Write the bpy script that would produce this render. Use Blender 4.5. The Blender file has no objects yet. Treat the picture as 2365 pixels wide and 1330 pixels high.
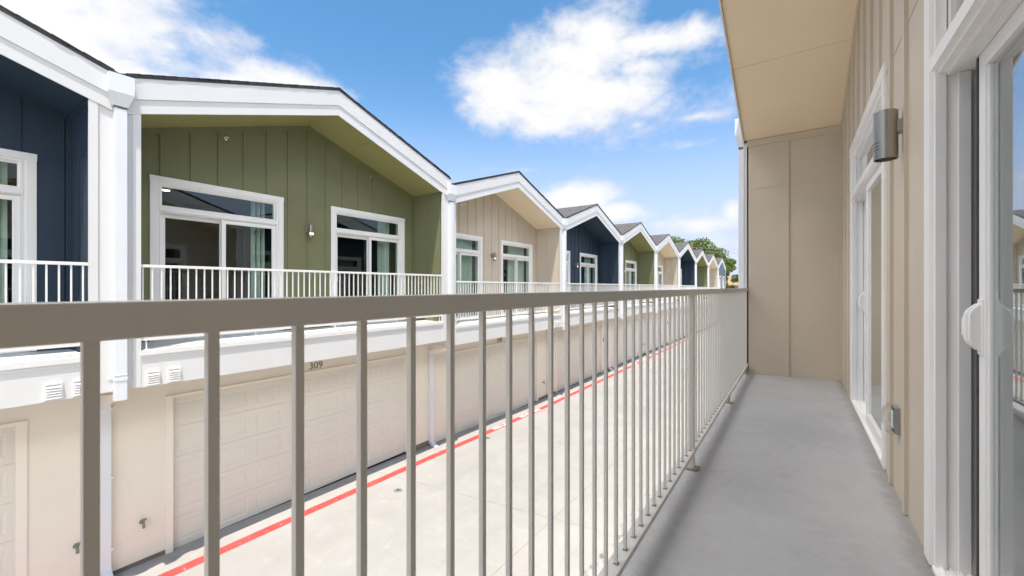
import bpy, math, random
from mathutils import Vector, Matrix
R = math.radians
random.seed(7)
scene = bpy.context.scene
col = scene.collection

# ------------------------------------------------------------------ camera
ZC = 4.22                       # camera height above the driveway below it
F_PX, CX, CY, VPX = 965.0, 1182.5, 663.0, 1839.0
PHI = math.atan((VPX - CX) / F_PX)
cam_d = bpy.data.cameras.new('camera')
cam = bpy.data.objects.new('camera', cam_d); col.objects.link(cam)
cam.location = (0, 0, ZC); cam.rotation_euler = (R(90), 0, PHI)
cam_d.sensor_width = 36.0; cam_d.lens = 36.0 * F_PX / 2365.0
cam_d.shift_y = (CY - 665.0) / 2365.0
cam_d.clip_start = 0.02; cam_d.clip_end = 3000
cam_d.dof.use_dof = True; cam_d.dof.focus_distance = 9.0; cam_d.dof.aperture_fstop = 9.0
scene.camera = cam

# ------------------------------------------------------------------ exposure
scene.view_settings.view_transform = 'Standard'
scene.view_settings.look = 'None'
scene.view_settings.exposure = 1.48
scene.view_settings.gamma = 1.0
scene.cycles.max_bounces = 16; scene.cycles.diffuse_bounces = 10; scene.cycles.transparent_max_bounces = 16

# ------------------------------------------------------------------ sun
SUN_DOWN = Vector((-0.18, 0.25, -1.0)).normalized()
sd = bpy.data.lights.new('sun', 'SUN'); sd.energy = 2.5; sd.angle = R(0.53); sd.color = (1.0, 0.935, 0.84)
so = bpy.data.objects.new('sun', sd); col.objects.link(so)
so.rotation_euler = SUN_DOWN.to_track_quat('-Z', 'Y').to_euler()
so.location = (5, -8, 40)
SUN_EL = math.asin(-SUN_DOWN.z); SUN_ROT = math.atan2(-SUN_DOWN.x, -SUN_DOWN.y)

# ------------------------------------------------------------------ node helper
class NT:
    def __init__(s, tree): s.t = tree; s.n = tree.nodes; s.l = tree.links
    def new(s, typ, **kw):
        n = s.n.new(typ)
        for k, v in kw.items(): setattr(n, k, v)
        return n
    def put(s, sock, v):
        if isinstance(v, bpy.types.NodeSocket): s.l.new(v, sock)
        elif v is not None:
            if isinstance(v, (tuple, list)) and len(v) == 3 and sock.type == 'RGBA': v = (*v, 1)
            sock.default_value = v
    def math(s, op, a, b=None, c=None, clamp=False):
        n = s.new('ShaderNodeMath', operation=op); n.use_clamp = clamp
        s.put(n.inputs[0], a)
        if b is not None: s.put(n.inputs[1], b)
        if c is not None: s.put(n.inputs[2], c)
        return n.outputs[0]
    def mix(s, f, a, b, blend='MIX'):
        n = s.new('ShaderNodeMix', data_type='RGBA', blend_type=blend)
        s.put(n.inputs[0], f); s.put(n.inputs[6], a); s.put(n.inputs[7], b)
        return n.outputs[2]
    def noise(s, vec, scale, detail=4, rough=.55, dist=0.0):
        n = s.new('ShaderNodeTexNoise'); s.put(n.inputs['Vector'], vec)
        n.inputs['Scale'].default_value = scale; n.inputs['Detail'].default_value = detail
        n.inputs['Roughness'].default_value = rough; n.inputs['Distortion'].default_value = dist
        return n.outputs['Fac']
    def ramp(s, v, a, b, lo=0.0, hi=1.0, smooth=True):
        n = s.new('ShaderNodeMapRange'); n.interpolation_type = 'SMOOTHSTEP' if smooth else 'LINEAR'
        s.put(n.inputs['Value'], v); n.inputs['From Min'].default_value = a; n.inputs['From Max'].default_value = b
        n.inputs['To Min'].default_value = lo; n.inputs['To Max'].default_value = hi
        return n.outputs['Result']
    def mapping(s, vec, scale=(1, 1, 1), loc=(0, 0, 0)):
        n = s.new('ShaderNodeMapping'); s.put(n.inputs['Vector'], vec)
        n.inputs['Scale'].default_value = scale; n.inputs['Location'].default_value = loc
        return n.outputs['Vector']

# ------------------------------------------------------------------ sky with clouds
def px_dir(x, y):
    fw = Vector((-math.sin(PHI), math.cos(PHI), 0)); rt = Vector((math.cos(PHI), math.sin(PHI), 0))
    return (fw + rt * ((x - CX) / F_PX) + Vector((0, 0, 1)) * ((CY - y) / F_PX)).normalized()
def azel(x, y):
    d = px_dir(x, y); return math.atan2(d.x, d.y), math.asin(d.z)
world = bpy.data.worlds.new("World"); scene.world = world; world.use_nodes = True
w = NT(world.node_tree); w.n.clear()
tc = w.new('ShaderNodeTexCoord'); dvec = tc.outputs['Generated']
sep = w.new('ShaderNodeSeparateXYZ'); w.put(sep.inputs[0], dvec)
az = w.math('ARCTAN2', sep.outputs[0], sep.outputs[1]); el = w.math('ARCSINE', sep.outputs[2])
# cloud bodies: centre direction (given as the bearing and height they are seen at), angular half-size, weight
CLOUDS = []
def cloud(x, y, rx, ry, wgt=1.0):
    a0, e0 = azel(x, y); a1, _ = azel(x + rx, y); _, e1 = azel(x, y - ry)
    CLOUDS.append((a0, e0, abs(a1 - a0), abs(e1 - e0), wgt))
for c in [(1290, 200, 230, 125), (1165, 225, 120, 105), (1375, 70, 150, 95), (1510, 95, 190, 60), (1410, 215, 150, 65), (1250, 285, 120, 65, .75), (1470, 290, 120, 34, .38),
          (30, 30, 230, 170), (190, 150, 200, 110), (360, 205, 230, 85), (560, 215, 150, 55), (690, 205, 150, 68), (390, 105, 70, 48, .62),
          (1330, 455, 120, 48), (1420, 492, 95, 34, .9), (1250, 480, 90, 50, .7), (1690, 485, 40, 40, .7), (1560, 500, 240, 40, .30), (1660, 560, 200, 60, .42),
          (1240, 392, 90, 7, .3), (1600, 270, 90, 14, .34), (1590, 335, 70, 14, .36)]:
    cloud(*c)
cloud(1340, 130, 240, 95); cloud(1480, 150, 150, 50, .7); cloud(1600, 520, 260, 46, .5); cloud(1450, 250, 220, 60, .42); cloud(760, 215, 90, 45, .8)
for a0, e0, ra, re, wg in [(1.3, .3, .5, .14, 1), (2.2, .28, .6, .14, 1), (1.55, .72, .35, .14, 1), (2.4, .62, .3, .12, 1), (-2.2, .4, .5, .2, 1), (-1.75, .75, .35, .22, .9), (.75, .55, .35, .16, 1), (.55, .3, .3, .09, .9),
                           (-2.9, .3, .4, .12, 1), (-1.5, .80, .55, .22, 1.1), (-2.2, .95, .6, .25, 1.1), (-.9, 1.02, .5, .16, 1.1), (-1.45, .42, .28, .2, 1.0)]:
    CLOUDS.append((a0, e0, ra, re, wg))  # clouds outside the view, several added as fill light for shaded fronts
shape = None
for a0, e0, ra, re, wg in CLOUDS:
    u = w.math('DIVIDE', w.math('SUBTRACT', az, a0), ra); v = w.math('DIVIDE', w.math('SUBTRACT', el, e0), re)
    q = w.math('SQRT', w.math('ADD', w.math('MULTIPLY', u, u), w.math('MULTIPLY', v, v)))
    m = w.math('MULTIPLY', w.math('SUBTRACT', 1.15, q), wg)
    shape = m if shape is None else w.math('SMOOTH_MAX', shape, m, .12)
cvec = w.mapping(dvec, (1, 1, 1.7))
n1 = w.noise(cvec, 7.0, 9, .58, .25)
n2 = w.noise(cvec, 22.0, 7, .6, .2)
nn = w.math('ADD', w.math('MULTIPLY', w.math('SUBTRACT', n1, .5), 1.9), w.math('MULTIPLY', w.math('SUBTRACT', n2, .5), .55))
dens = w.math('ADD', w.math('MAXIMUM', shape, -.6), nn)
alpha = w.ramp(dens, -.04, .85)
core = w.ramp(w.math('ADD', w.math('MULTIPLY', shape, 1.0), w.math('MULTIPLY', nn, .30)), .05, .60)
hz_band = w.ramp(el, .02, .42, 1, 0)
sky = w.new('ShaderNodeTexSky'); sky.sky_type = 'NISHITA'; sky.sun_disc = False
sky.sun_elevation = SUN_EL; sky.sun_rotation = SUN_ROT
sky.air_density = 1.0; sky.dust_density = .6; sky.ozone_density = 1.5
CL = 1.0
tint = w.mix(w.ramp(el, .08, .55), (.585, .575, .60), (.29, .475, .535))
skyc = w.mix(1.0, sky.outputs[0], tint, 'MULTIPLY')
skyc = w.mix(w.math('MULTIPLY', hz_band, .85), skyc, (1.50, 1.66, 2.30))
cloudc = w.mix(core, (1.93, 1.96, 2.32), (2.42, 2.40, 2.42))
# clouds nearer the sun are boosted, as added fill light for the shaded balcony
sunv = w.new('ShaderNodeVectorMath', operation='DOT_PRODUCT'); w.put(sunv.inputs[0], dvec); sunv.inputs[1].default_value = tuple(-SUN_DOWN)
cloudc = w.mix(1.0, cloudc, w.mix(w.ramp(sunv.outputs['Value'], .40, .78), (1, 1, 1), (8.4, 7.8, 6.9)), 'MULTIPLY')
skyc = w.mix(alpha, skyc, cloudc)
bg = w.new('ShaderNodeBackground'); w.put(bg.inputs[0], skyc); bg.inputs[1].default_value = 0.15
wo = w.new('ShaderNodeOutputWorld'); w.l.new(bg.outputs[0], wo.inputs[0])

# ------------------------------------------------------------------ materials
MATS = {}
def material(name):
    m = bpy.data.materials.new(name); m.use_nodes = True
    t = NT(m.node_tree); t.n.clear()
    out = t.new('ShaderNodeOutputMaterial'); MATS[name] = m
    return m, t, out
def principled(t, out, base, rough=.6, metal=0.0, spec=.5, bump=None, bump_s=.2, bump_d=.01):
    p = t.new('ShaderNodeBsdfPrincipled')
    t.put(p.inputs['Base Color'], base); t.put(p.inputs['Roughness'], rough)
    p.inputs['Metallic'].default_value = metal; p.inputs['Specular IOR Level'].default_value = spec
    if bump is not None:
        b = t.new('ShaderNodeBump'); b.inputs['Strength'].default_value = bump_s; b.inputs['Distance'].default_value = bump_d
        t.put(b.inputs['Height'], bump); t.l.new(b.outputs[0], p.inputs['Normal'])
    t.l.new(p.outputs[0], out.inputs[0]); return p
def mul(c, k): return tuple(min(1, x * k) for x in c)
def paint(name, c, rough=.55, var=.06, bump_s=.12, grain=(1, 1, 1), scale=90, spec=.4, dirt=.0):
    m, t, out = material(name)
    tcn = t.new('ShaderNodeTexCoord'); o = tcn.outputs['Object']
    big = t.noise(o, .9, 4, .6); fine = t.noise(t.mapping(o, grain), scale, 5, .6)
    base = t.mix(t.ramp(big, .3, .7), mul(c, 1 - var), mul(c, 1 + var))
    if dirt:
        sp = t.noise(t.mapping(o, (3, 3, .8)), 3.0, 6, .7)
        base = t.mix(t.math('MULTIPLY', t.ramp(sp, .56, .74), dirt), base, mul(c, .55))
    principled(t, out, base, t.ramp(big, .2, .8, rough - .06, rough + .06), 0, spec, fine, bump_s, .004)
    return m
WHITE = paint('white_paint', (.76, .75, .735), .5, .02, .06, dirt=.05)
FASCIA = paint('white_trim_paint', (.70, .695, .685), .5, .02, .10, (.25, 1, 1), 60, dirt=.06)
VINYL = paint('white_vinyl', (.86, .855, .84), .32, .02, .03, dirt=.04)
ALU = paint('white_aluminium', (.74, .76, .78), .35, .02, .04)
GREEN = paint('olive_green_paint', (.186, .193, .098), .6, .05, .25, (1, 1, .15), 130)
BEIGE = paint('beige_paint', (.575, .50, .40), .6, .045, .25, (1, 1, .15), 130, dirt=.05)
SOFFITS = {}
NAVY = paint('navy_paint', (.024, .045, .073), .55, .06, .25, (1, 1, .15), 130)
SLATE = paint('slate_blue_paint', (.085, .125, .17), .55, .05, .2)
SOFFITS.update({'olive_green_paint': paint('olive_soffit_bounce_lit', (.28, .27, .105), .6, .03, .1), 'beige_paint': paint('beige_soffit_bounce_lit', (.80, .675, .49), .6, .02, .1), 'navy_paint': NAVY})  # wall tones lightened for soffits: bounced driveway light put into the colour
TAUPE = paint('taupe_metal_paint', (.63, .605, .555), .38, .03, .05, spec=.5, dirt=.10)
RAILWHITE = paint('white_metal_paint', (.82, .80, .77), .4, .02, .03)
CREAM = paint('cream_siding_paint', (.80, .745, .645), .6, .02, .15, (1, .15, 1), 80, dirt=.05)
GDOOR = paint('garage_door_paint', (.71, .685, .61), .5, .02, .06, dirt=.06)
GTRIM = paint('cream_trim_paint', (.82, .77, .68), .5, .02, .1)
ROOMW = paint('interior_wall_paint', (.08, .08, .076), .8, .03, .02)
FOUND = paint('foundation_concrete', (.23, .19, .15), .9, .2, .4, dirt=.5)
RUBBER = paint('black_rubber', (.012, .012, .012), .6, .1, .1)
BRASSG = paint('weathered_brass', (.22, .24, .19), .45, .3, .2)
SLIT = paint('dark_slot', (.05, .05, .05), .6, .1, .1)
ROOFEDGE = paint('dark_roof_edge', (.035, .037, .042), .6, .1, .2)
PLATE = paint('tan_plastic', (.36, .30, .21), .5, .1, .1)
NUMBER = paint('number_grey', (.16, .145, .125), .4, .1, .05)
BARK = paint('bark', (.12, .085, .06), .9, .3, .8, (1, 1, .2), 20)
POLEW = paint('pole_wood', (.30, .19, .11), .9, .2, .4, (1, 1, .1), 20)
CABLE = paint('cable_black', (.25, .25, .25), .5, .1, .1)
STEM = paint('weld_steel', (.30, .26, .20), .5, .15, .3, dirt=.5)
TANW = paint('tan_stucco', (.45, .40, .32), .9, .05, .2)

m, t, out = material('brushed_steel'); STEEL = m
o = t.new('ShaderNodeTexCoord').outputs['Object']
st = t.noise(t.mapping(o, (1, 1, .02)), 400, 3, .6)
principled(t, out, t.mix(st, (.34, .315, .285), (.45, .42, .385)), t.ramp(st, .2, .8, .26, .36), 1.0, .5, st, .05, .001)
m, t, out = material('galvanised_bracket'); BRACK = m
o = t.new('ShaderNodeTexCoord').outputs['Object']
principled(t, out, t.mix(t.noise(o, 60, 3), (.30, .31, .33), (.40, .41, .43)), .42, .6)
m, t, out = material('chrome'); CHROME = m
principled(t, out, (.7, .7, .68), .2, 1.0)
m, t, out = material('lamp_glow'); GLOW = m
e = t.new('ShaderNodeEmission'); e.inputs[0].default_value = (1.0, .72, .42, 1); e.inputs[1].default_value = 1.1; t.l.new(e.outputs[0], out.inputs[0])
m, t, out = material('ceiling_lamp_glow'); CGLOW = m
e = t.new('ShaderNodeEmission'); e.inputs[0].default_value = (1.0, .86, .68, 1); e.inputs[1].default_value = 2.2; t.l.new(e.outputs[0], out.inputs[0])

def glass(name, tint, boost, rip):
    m, t, out = material(name)
    o = t.new('ShaderNodeTexCoord').outputs['Object']
    b = t.new('ShaderNodeBump'); b.inputs['Strength'].default_value = rip; b.inputs['Distance'].default_value = .02
    t.put(b.inputs['Height'], t.noise(o, 1.6, 1, .4))
    lw = t.new('ShaderNodeLayerWeight'); lw.inputs[0].default_value = .5; t.l.new(b.outputs[0], lw.inputs['Normal'])
    fres = t.math('ADD', t.math('MULTIPLY', t.math('POWER', lw.outputs['Facing'], 5.0), .96), .045)
    tr = t.new('ShaderNodeBsdfTransparent'); tr.inputs[0].default_value = (*tint, 1)
    gl = t.new('ShaderNodeBsdfGlossy'); gl.inputs['Roughness'].default_value = 0.0; gl.inputs[0].default_value = (.93, .96, .97, 1)
    t.l.new(b.outputs[0], gl.inputs['Normal'])
    mx = t.new('ShaderNodeMixShader'); t.put(mx.inputs[0], t.math('MULTIPLY', fres, boost, clamp=True))
    t.l.new(tr.outputs[0], mx.inputs[1]); t.l.new(gl.outputs[0], mx.inputs[2]); t.l.new(mx.outputs[0], out.inputs[0])
    return m
GLASS = glass('window_glass', (.87, .935, .90), 1.25, .05)
GLASS_NEAR = glass('coated_window_glass', (.72, .76, .74), 2.0, .02)
CLEAR = glass('clear_plastic', (.94, .95, .93), 1.1, .15)

m, t, out = material('vertical_blind_vinyl'); BLIND = m
o = t.new('ShaderNodeTexCoord').outputs['Object']
principled(t, out, t.mix(t.noise(o, 3, 3), (.50, .55, .515), (.60, .645, .61)), .6)

m, t, out = material('asphalt_shingles'); SHINGLE = m
o = t.new('ShaderNodeTexCoord').outputs['Object']
br = t.new('ShaderNodeTexBrick'); t.put(br.inputs['Vector'], t.mapping(o, (1, 1, 1)))
# course lines run along the ridge (x); courses step up the slope (y)
sx = t.new('ShaderNodeSeparateXYZ'); t.put(sx.inputs[0], o)
cb = t.new('ShaderNodeCombineXYZ'); t.put(cb.inputs[0], sx.outputs[0]); t.put(cb.inputs[1], sx.outputs[1])
t.l.new(cb.outputs[0], br.inputs['Vector'])
br.inputs['Scale'].default_value = 1.0; br.inputs['Brick Width'].default_value = .33; br.inputs['Row Height'].default_value = .137
br.inputs['Mortar Size'].default_value = .008; br.inputs['Bias'].default_value = -.2
br.inputs['Color1'].default_value = (.055, .055, .06, 1); br.inputs['Color2'].default_value = (.14, .135, .14, 1); br.inputs['Mortar'].default_value = (.02, .02, .022, 1)
gr = t.noise(o, 260, 3, .7)
shc = t.mix(t.ramp(t.noise(t.mapping(o, (6, 1.5, 1)), 3, 4), .35, .65), br.outputs['Color'], (.10, .095, .095))
principled(t, out, t.mix(t.ramp(gr, .35, .7), mul((1, 1, 1), .0) and shc or shc, shc), .95, 0, .2, t.math('ADD', br.outputs['Fac'], t.math('MULTIPLY', gr, -.6)), .5, .012)

m, t, out = material('driveway_concrete'); CONC = m
o = t.new('ShaderNodeTexCoord').outputs['Object']
s3 = t.new('ShaderNodeSeparateXYZ'); t.put(s3.inputs[0], o)
blotch = t.noise(o, .55, 6, .62); mid = t.noise(o, 3.2, 5, .6); fine = t.noise(o, 120, 4, .7)
c = t.mix(t.ramp(blotch, .35, .68), (.325, .310, .293), (.362, .349, .335))
c = t.mix(t.math('MULTIPLY', t.ramp(mid, .52, .78), .35), c, (.50, .44, .37))
streak = t.noise(t.mapping(o, (1.5, .25, 1)), 1.6, 5, .6)
c = t.mix(t.math('MULTIPLY', t.ramp(streak, .55, .75), .22), c, (.45, .38, .30))
c = t.mix(t.math('MULTIPLY', t.ramp(t.noise(o, 1.1, 2, .4), .70, .74), .25), c, (.36, .31, .26))
wob = t.math('MULTIPLY', t.math('SUBTRACT', t.noise(o, .7, 3), .5), .05)
def line(coord, pos, half):
    d = t.math('ABSOLUTE', t.math('ADD', t.math('SUBTRACT', coord, pos), wob))
    return t.ramp(d, half * .45, half, 1, 0)
def line_rep(coord, pos, period, half):
    d = t.math('PINGPONG', t.math('ADD', t.math('SUBTRACT', coord, pos), wob), period / 2)
    return t.ramp(d, half * .45, half, 1, 0)
skew = t.math('ADD', s3.outputs[1], t.math('MULTIPLY', s3.outputs[0], -.136))
jl = t.math('MAXIMUM', line(s3.outputs[0], -3.69, .011), line_rep(skew, 7.28, 6.6, .014))
jl = t.math('MAXIMUM', jl, t.math('MULTIPLY', line(s3.outputs[0], -7.98, .012), .8))
c = t.mix(t.math('MULTIPLY', jl, t.ramp(t.noise(o, 6, 3), .3, .6, .35, .95)), c, (.26, .22, .18))
for tx in (-2.9, -4.5, -5.3, -6.4):
    tb = t.math('ABSOLUTE', t.math('ADD', t.math('SUBTRACT', s3.outputs[0], tx), t.math('MULTIPLY', t.math('SUBTRACT', t.noise(o, .22, 2), .5), 1.4)))
    c = t.mix(t.math('MULTIPLY', t.math('MULTIPLY', t.ramp(tb, .06, .17, 1, 0), t.ramp(t.noise(o, 1.7, 4, .7), .40, .62)), .10), c, (.17, .155, .14))
# dark spill stains along one strip of the slab
sdx = t.math('ABSOLUTE', t.math('ADD', t.math('SUBTRACT', s3.outputs[0], -2.5), t.math('MULTIPLY', t.math('SUBTRACT', t.noise(o, 2.5, 3), .5), .5)))
spill = t.math('MULTIPLY', t.ramp(sdx, .02, .10, 1, 0), t.ramp(t.noise(o, 5.5, 5, .7), .5, .62))
spill = t.math('MULTIPLY', spill, t.ramp(t.math('ABSOLUTE', t.math('SUBTRACT', s3.outputs[1], 7.2)), 1.6, 2.6, 1, 0))
c = t.mix(t.math('MULTIPLY', spill, .85), c, (.12, .11, .10))
principled(t, out, c, .85, 0, .3, t.math('ADD', fine, t.math('MULTIPLY', jl, -3)), .25, .004)

m, t, out = material('red_line_paint'); RED = m
o = t.new('ShaderNodeTexCoord').outputs['Object']
wear = t.ramp(t.noise(o, 14, 6, .7), .60, .70)
c = t.mix(t.ramp(t.noise(o, 2, 4), .3, .7), (.68, .055, .05), (.74, .08, .07))
principled(t, out, t.mix(t.math('MULTIPLY', wear, .7), c, (.62, .52, .46)), .7, 0, .3)
m, t, out = material('white_line_paint'); WLINE = m
o = t.new('ShaderNodeTexCoord').outputs['Object']
principled(t, out, t.mix(t.ramp(t.noise(o, 20, 5, .7), .55, .7), (.78, .75, .71), (.70, .45, .40)), .7)

m, t, out = material('balcony_floor_coating'); COAT = m
o = t.new('ShaderNodeTexCoord').outputs['Object']
# skip-trowel texture: flattened islands on a rough base
isl = t.noise(t.mapping(o, (.8, 1.7, 1)), 22, 5, .6, .9)
flat = t.ramp(isl, .47, .55); gr = t.noise(o, 330, 3, .7)
h = t.math('ADD', t.math('MULTIPLY', flat, .7), t.math('MULTIPLY', gr, .45))
bl = t.noise(o, 1.3, 5, .6)
c = t.mix(t.ramp(bl, .3, .7), (.395, .395, .398), (.475, .474, .475))
c = t.mix(t.math('MULTIPLY', flat, .28), c, (.50, .50, .50))
c = t.mix(t.math('MULTIPLY', t.ramp(t.noise(o, 2.2, 5, .7), .55, .75), .35), c, (.37, .345, .31))
c = t.mix(t.math('MULTIPLY', t.ramp(t.noise(o, 23, 2, .5), .76, .79), .6), c, (.10, .10, .10))
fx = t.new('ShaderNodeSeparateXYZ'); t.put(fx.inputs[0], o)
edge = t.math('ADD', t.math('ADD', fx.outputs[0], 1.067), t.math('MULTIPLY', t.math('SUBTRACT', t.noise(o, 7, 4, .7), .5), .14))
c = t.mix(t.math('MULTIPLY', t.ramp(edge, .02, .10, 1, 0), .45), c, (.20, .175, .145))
water = t.noise(t.mapping(o, (1, .6, 1)), 1.9, 3, .5, 1.2)
c = t.mix(t.math('MULTIPLY', t.ramp(t.math('ABSOLUTE', t.math('SUBTRACT', water, .52)), .0, .03, 1, 0), .09), c, (.29, .28, .265))
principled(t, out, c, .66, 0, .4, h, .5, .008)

m, t, out = material('dry_ground'); SOIL = m
o = t.new('ShaderNodeTexCoord').outputs['Object']
principled(t, out, t.mix(t.ramp(t.noise(o, .12, 6), .4, .6), (.10, .13, .05), (.24, .20, .14)), .95)

def leafmat(name, a, b):
    m, t, out = material(name)
    o = t.new('ShaderNodeTexCoord').outputs['Object']
    c = t.mix(t.noise(o, 1.2, 4, .7), a, b)
    p = t.new('ShaderNodeBsdfPrincipled'); t.put(p.inputs['Base Color'], c); p.inputs['Roughness'].default_value = .55
    tl = t.new('ShaderNodeBsdfTranslucent'); t.put(tl.inputs[0], t.mix(.5, c, (.30, .42, .04)))
    mx = t.new('ShaderNodeMixShader'); mx.inputs[0].default_value = .35
    t.l.new(p.outputs[0], mx.inputs[1]); t.l.new(tl.outputs[0], mx.inputs[2]); t.l.new(mx.outputs[0], out.inputs[0])
    return m
LEAF = leafmat('tree_leaf', (.07, .11, .024), (.15, .20, .045))
LEAF2 = leafmat('bush_leaf', (.035, .075, .014), (.085, .14, .03))

# ------------------------------------------------------------------ mesh helpers
class MB:
    def __init__(s): s.v = []; s.f = []; s.m = []; s.cur = 0
    def face(s, pts):
        b = len(s.v); s.v += [tuple(p) for p in pts]; s.f.append(tuple(range(b, b + len(pts)))); s.m.append(s.cur); return s
    def box(s, x0, x1, y0, y1, z0, z1):
        if x0 > x1: x0, x1 = x1, x0
        if y0 > y1: y0, y1 = y1, y0
        if z0 > z1: z0, z1 = z1, z0
        b = len(s.v)
        s.v += [(x0, y0, z0), (x1, y0, z0), (x1, y1, z0), (x0, y1, z0), (x0, y0, z1), (x1, y0, z1), (x1, y1, z1), (x0, y1, z1)]
        for q in ((0, 3, 2, 1), (4, 5, 6, 7), (0, 1, 5, 4), (1, 2, 6, 5), (2, 3, 7, 6), (3, 0, 4, 7)):
            s.f.append(tuple(b + i for i in q)); s.m.append(s.cur)
        return s
    def prism(s, poly, axis, a, b):
        """poly: 2D points; axis 'x': (y,z) extruded along x; 'y': (x,z) along y; 'z': (x,y) along z"""
        def P(p, t):
            return (t, p[0], p[1]) if axis == 'x' else (p[0], t, p[1]) if axis == 'y' else (p[0], p[1], t)
        area = sum(poly[i][0] * poly[(i + 1) % len(poly)][1] - poly[(i + 1) % len(poly)][0] * poly[i][1] for i in range(len(poly)))
        if area < 0: poly = poly[::-1]
        if a > b: a, b = b, a
        n = len(poly); k = len(s.v)
        s.v += [P(p, a) for p in poly] + [P(p, b) for p in poly]
        flip = axis == 'y'
        lo = tuple(range(k, k + n)); hi = tuple(range(k + n, k + 2 * n))
        F = [lo[::-1], hi] + [(k + i, k + (i + 1) % n, k + n + (i + 1) % n, k + n + i) for i in range(n)]
        if flip: F = [q[::-1] for q in F]
        for q in F: s.f.append(q); s.m.append(s.cur)
        return s
    def tube(s, p0, p1, r0, r1=None, n=16, caps=True, inner=None):
        r1 = r0 if r1 is None else r1
        p0 = Vector(p0); p1 = Vector(p1); d = (p1 - p0).normalized()
        u = d.orthogonal().normalized(); v = d.cross(u); k = len(s.v)
        for p, r in ((p0, r0), (p1, r1)):
            for i in range(n):
                a = 2 * math.pi * i / n; s.v.append(tuple(p + u * (r * math.cos(a)) + v * (r * math.sin(a))))
        for i in range(n):
            j = (i + 1) % n; s.f.append((k + i, k + j, k + n + j, k + n + i)); s.m.append(s.cur)
        if caps:
            s.f.append(tuple(range(k, k + n))[::-1]); s.m.append(s.cur); s.f.append(tuple(range(k + n, k + 2 * n))); s.m.append(s.cur)
        return s
    def lathe(s, prof, c, n=32):
        """prof: (r,z) list, around the vertical axis through c"""
        k = len(s.v)
        for r, z in prof:
            for i in range(n):
                a = 2 * math.pi * i / n; s.v.append((c[0] + r * math.cos(a), c[1] + r * math.sin(a), c[2] + z))
        for j in range(len(prof) - 1):
            for i in range(n):
                q = (i + 1) % n
                s.f.append((k + j * n + i, k + j * n + q, k + (j + 1) * n + q, k + (j + 1) * n + i)); s.m.append(s.cur)
        return s
    def mesh(s, name, smooth=False, bevel=0.0):
        me = bpy.data.meshes.new(name); me.from_pydata(s.v, [], s.f); me.update()
        me.polygons.foreach_set('material_index', s.m)
        if smooth:
            me.polygons.foreach_set('use_smooth', [True] * len(me.polygons))
            me.set_sharp_from_angle(angle=R(35)) if hasattr(me, 'set_sharp_from_angle') else None
        if bevel:
            import bmesh
            bm = bmesh.new(); bm.from_mesh(me)
            bmesh.ops.bevel(bm, geom=[e for e in bm.edges if len(e.link_faces) == 2 and e.calc_face_angle(0) > .5], offset=bevel, segments=2, profile=.6, affect='EDGES', clamp_overlap=True)
            bm.to_mesh(me); bm.free()
        return me
def link(name, me, mats, parent=None, loc=None):
    o = bpy.data.objects.new(name, me); col.objects.link(o)
    if not isinstance(mats, (list, tuple)): mats = [mats]
    for k, mt in enumerate(mats):
        if len(me.materials) <= k: me.materials.append(mt)
        if me.materials[k] is not mt:
            o.material_slots[k].link = 'OBJECT'; o.material_slots[k].material = mt
    if parent is not None: o.parent = parent
    if loc is not None: o.location = loc
    return o
def thing(name, label, cat, loc=(0, 0, 0), rz=0.0, group=None):
    o = bpy.data.objects.new(name, None); col.objects.link(o); o.empty_display_size = .3
    o.location = loc; o.rotation_euler = (0, 0, rz); tag(o, label, cat, group); return o
def tag(o, label, cat, group=None):
    o['label'] = label; o['category'] = cat
    if group: o['group'] = group
    return o
def structure(o): o['kind'] = 'structure'; return o
def text_mesh(s, size, offset=0.0, align='CENTER'):
    cu = bpy.data.curves.new('lettering', 'FONT'); cu.body = s; cu.size = size; cu.align_x = align; cu.align_y = 'CENTER'
    cu.offset = offset; cu.extrude = size * .03
    ob = bpy.data.objects.new('lettering', cu); col.objects.link(ob)
    bpy.context.view_layer.update()
    me = bpy.data.meshes.new_from_object(ob.evaluated_get(bpy.context.evaluated_depsgraph_get()))
    bpy.data.objects.remove(ob); bpy.data.curves.remove(cu); me.materials.clear(); return me

# ------------------------------------------------------------------ ground
def zg(y):
    pts = [(-60, .10), (1, .04), (4.6, 0), (8, -.055), (13.2, -.15), (18, -.165), (36, -.19), (46, -.33), (62, -.36), (140, -.36)]
    for (a, za), (b, zb) in zip(pts, pts[1:]):
        if y <= b: return za + (zb - za) * (y - a) / (b - a) if y > a else za
    return pts[-1][1]
g = MB().face([(-1500, -600, -.75), (1500, -600, -.75), (1500, 2500, -.75), (-1500, 2500, -.75)])
structure(link('ground', g.mesh('ground'), SOIL))
def strip(xa, xb, y0, y1, dz, step=.6, jit=0.0):
    mb = MB(); n = max(1, int((y1 - y0) / step)); rows = []
    for i in range(n + 1):
        y = y0 + (y1 - y0) * i / n; ja = jit * (random.random() - .5); jb = jit * (random.random() - .5)
        rows.append(((xa + ja, y, zg(y) + dz), (xb + jb, y, zg(y) + dz)))
    for a, b in zip(rows, rows[1:]): mb.face([a[0], a[1], b[1], b[0]])
    return mb
drive = strip(-9.5, 2.5, -30, 130, 0.0)
structure(link('driveway', drive.mesh('driveway'), CONC))
tag(link('fire_lane_line', strip(-7.665, -7.475, -12, 62, .005, .35, .016).mesh('fire_lane_line'), RED), 'red painted fire lane line along the driveway in front of the garage doors', 'road marking')
fl = bpy.context.scene.objects['fire_lane_line']
lanes = [(text_mesh('FIRE LANE', .205, .004), -.95), (text_mesh('NO PARKING', .205, .004), .72)]
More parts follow.
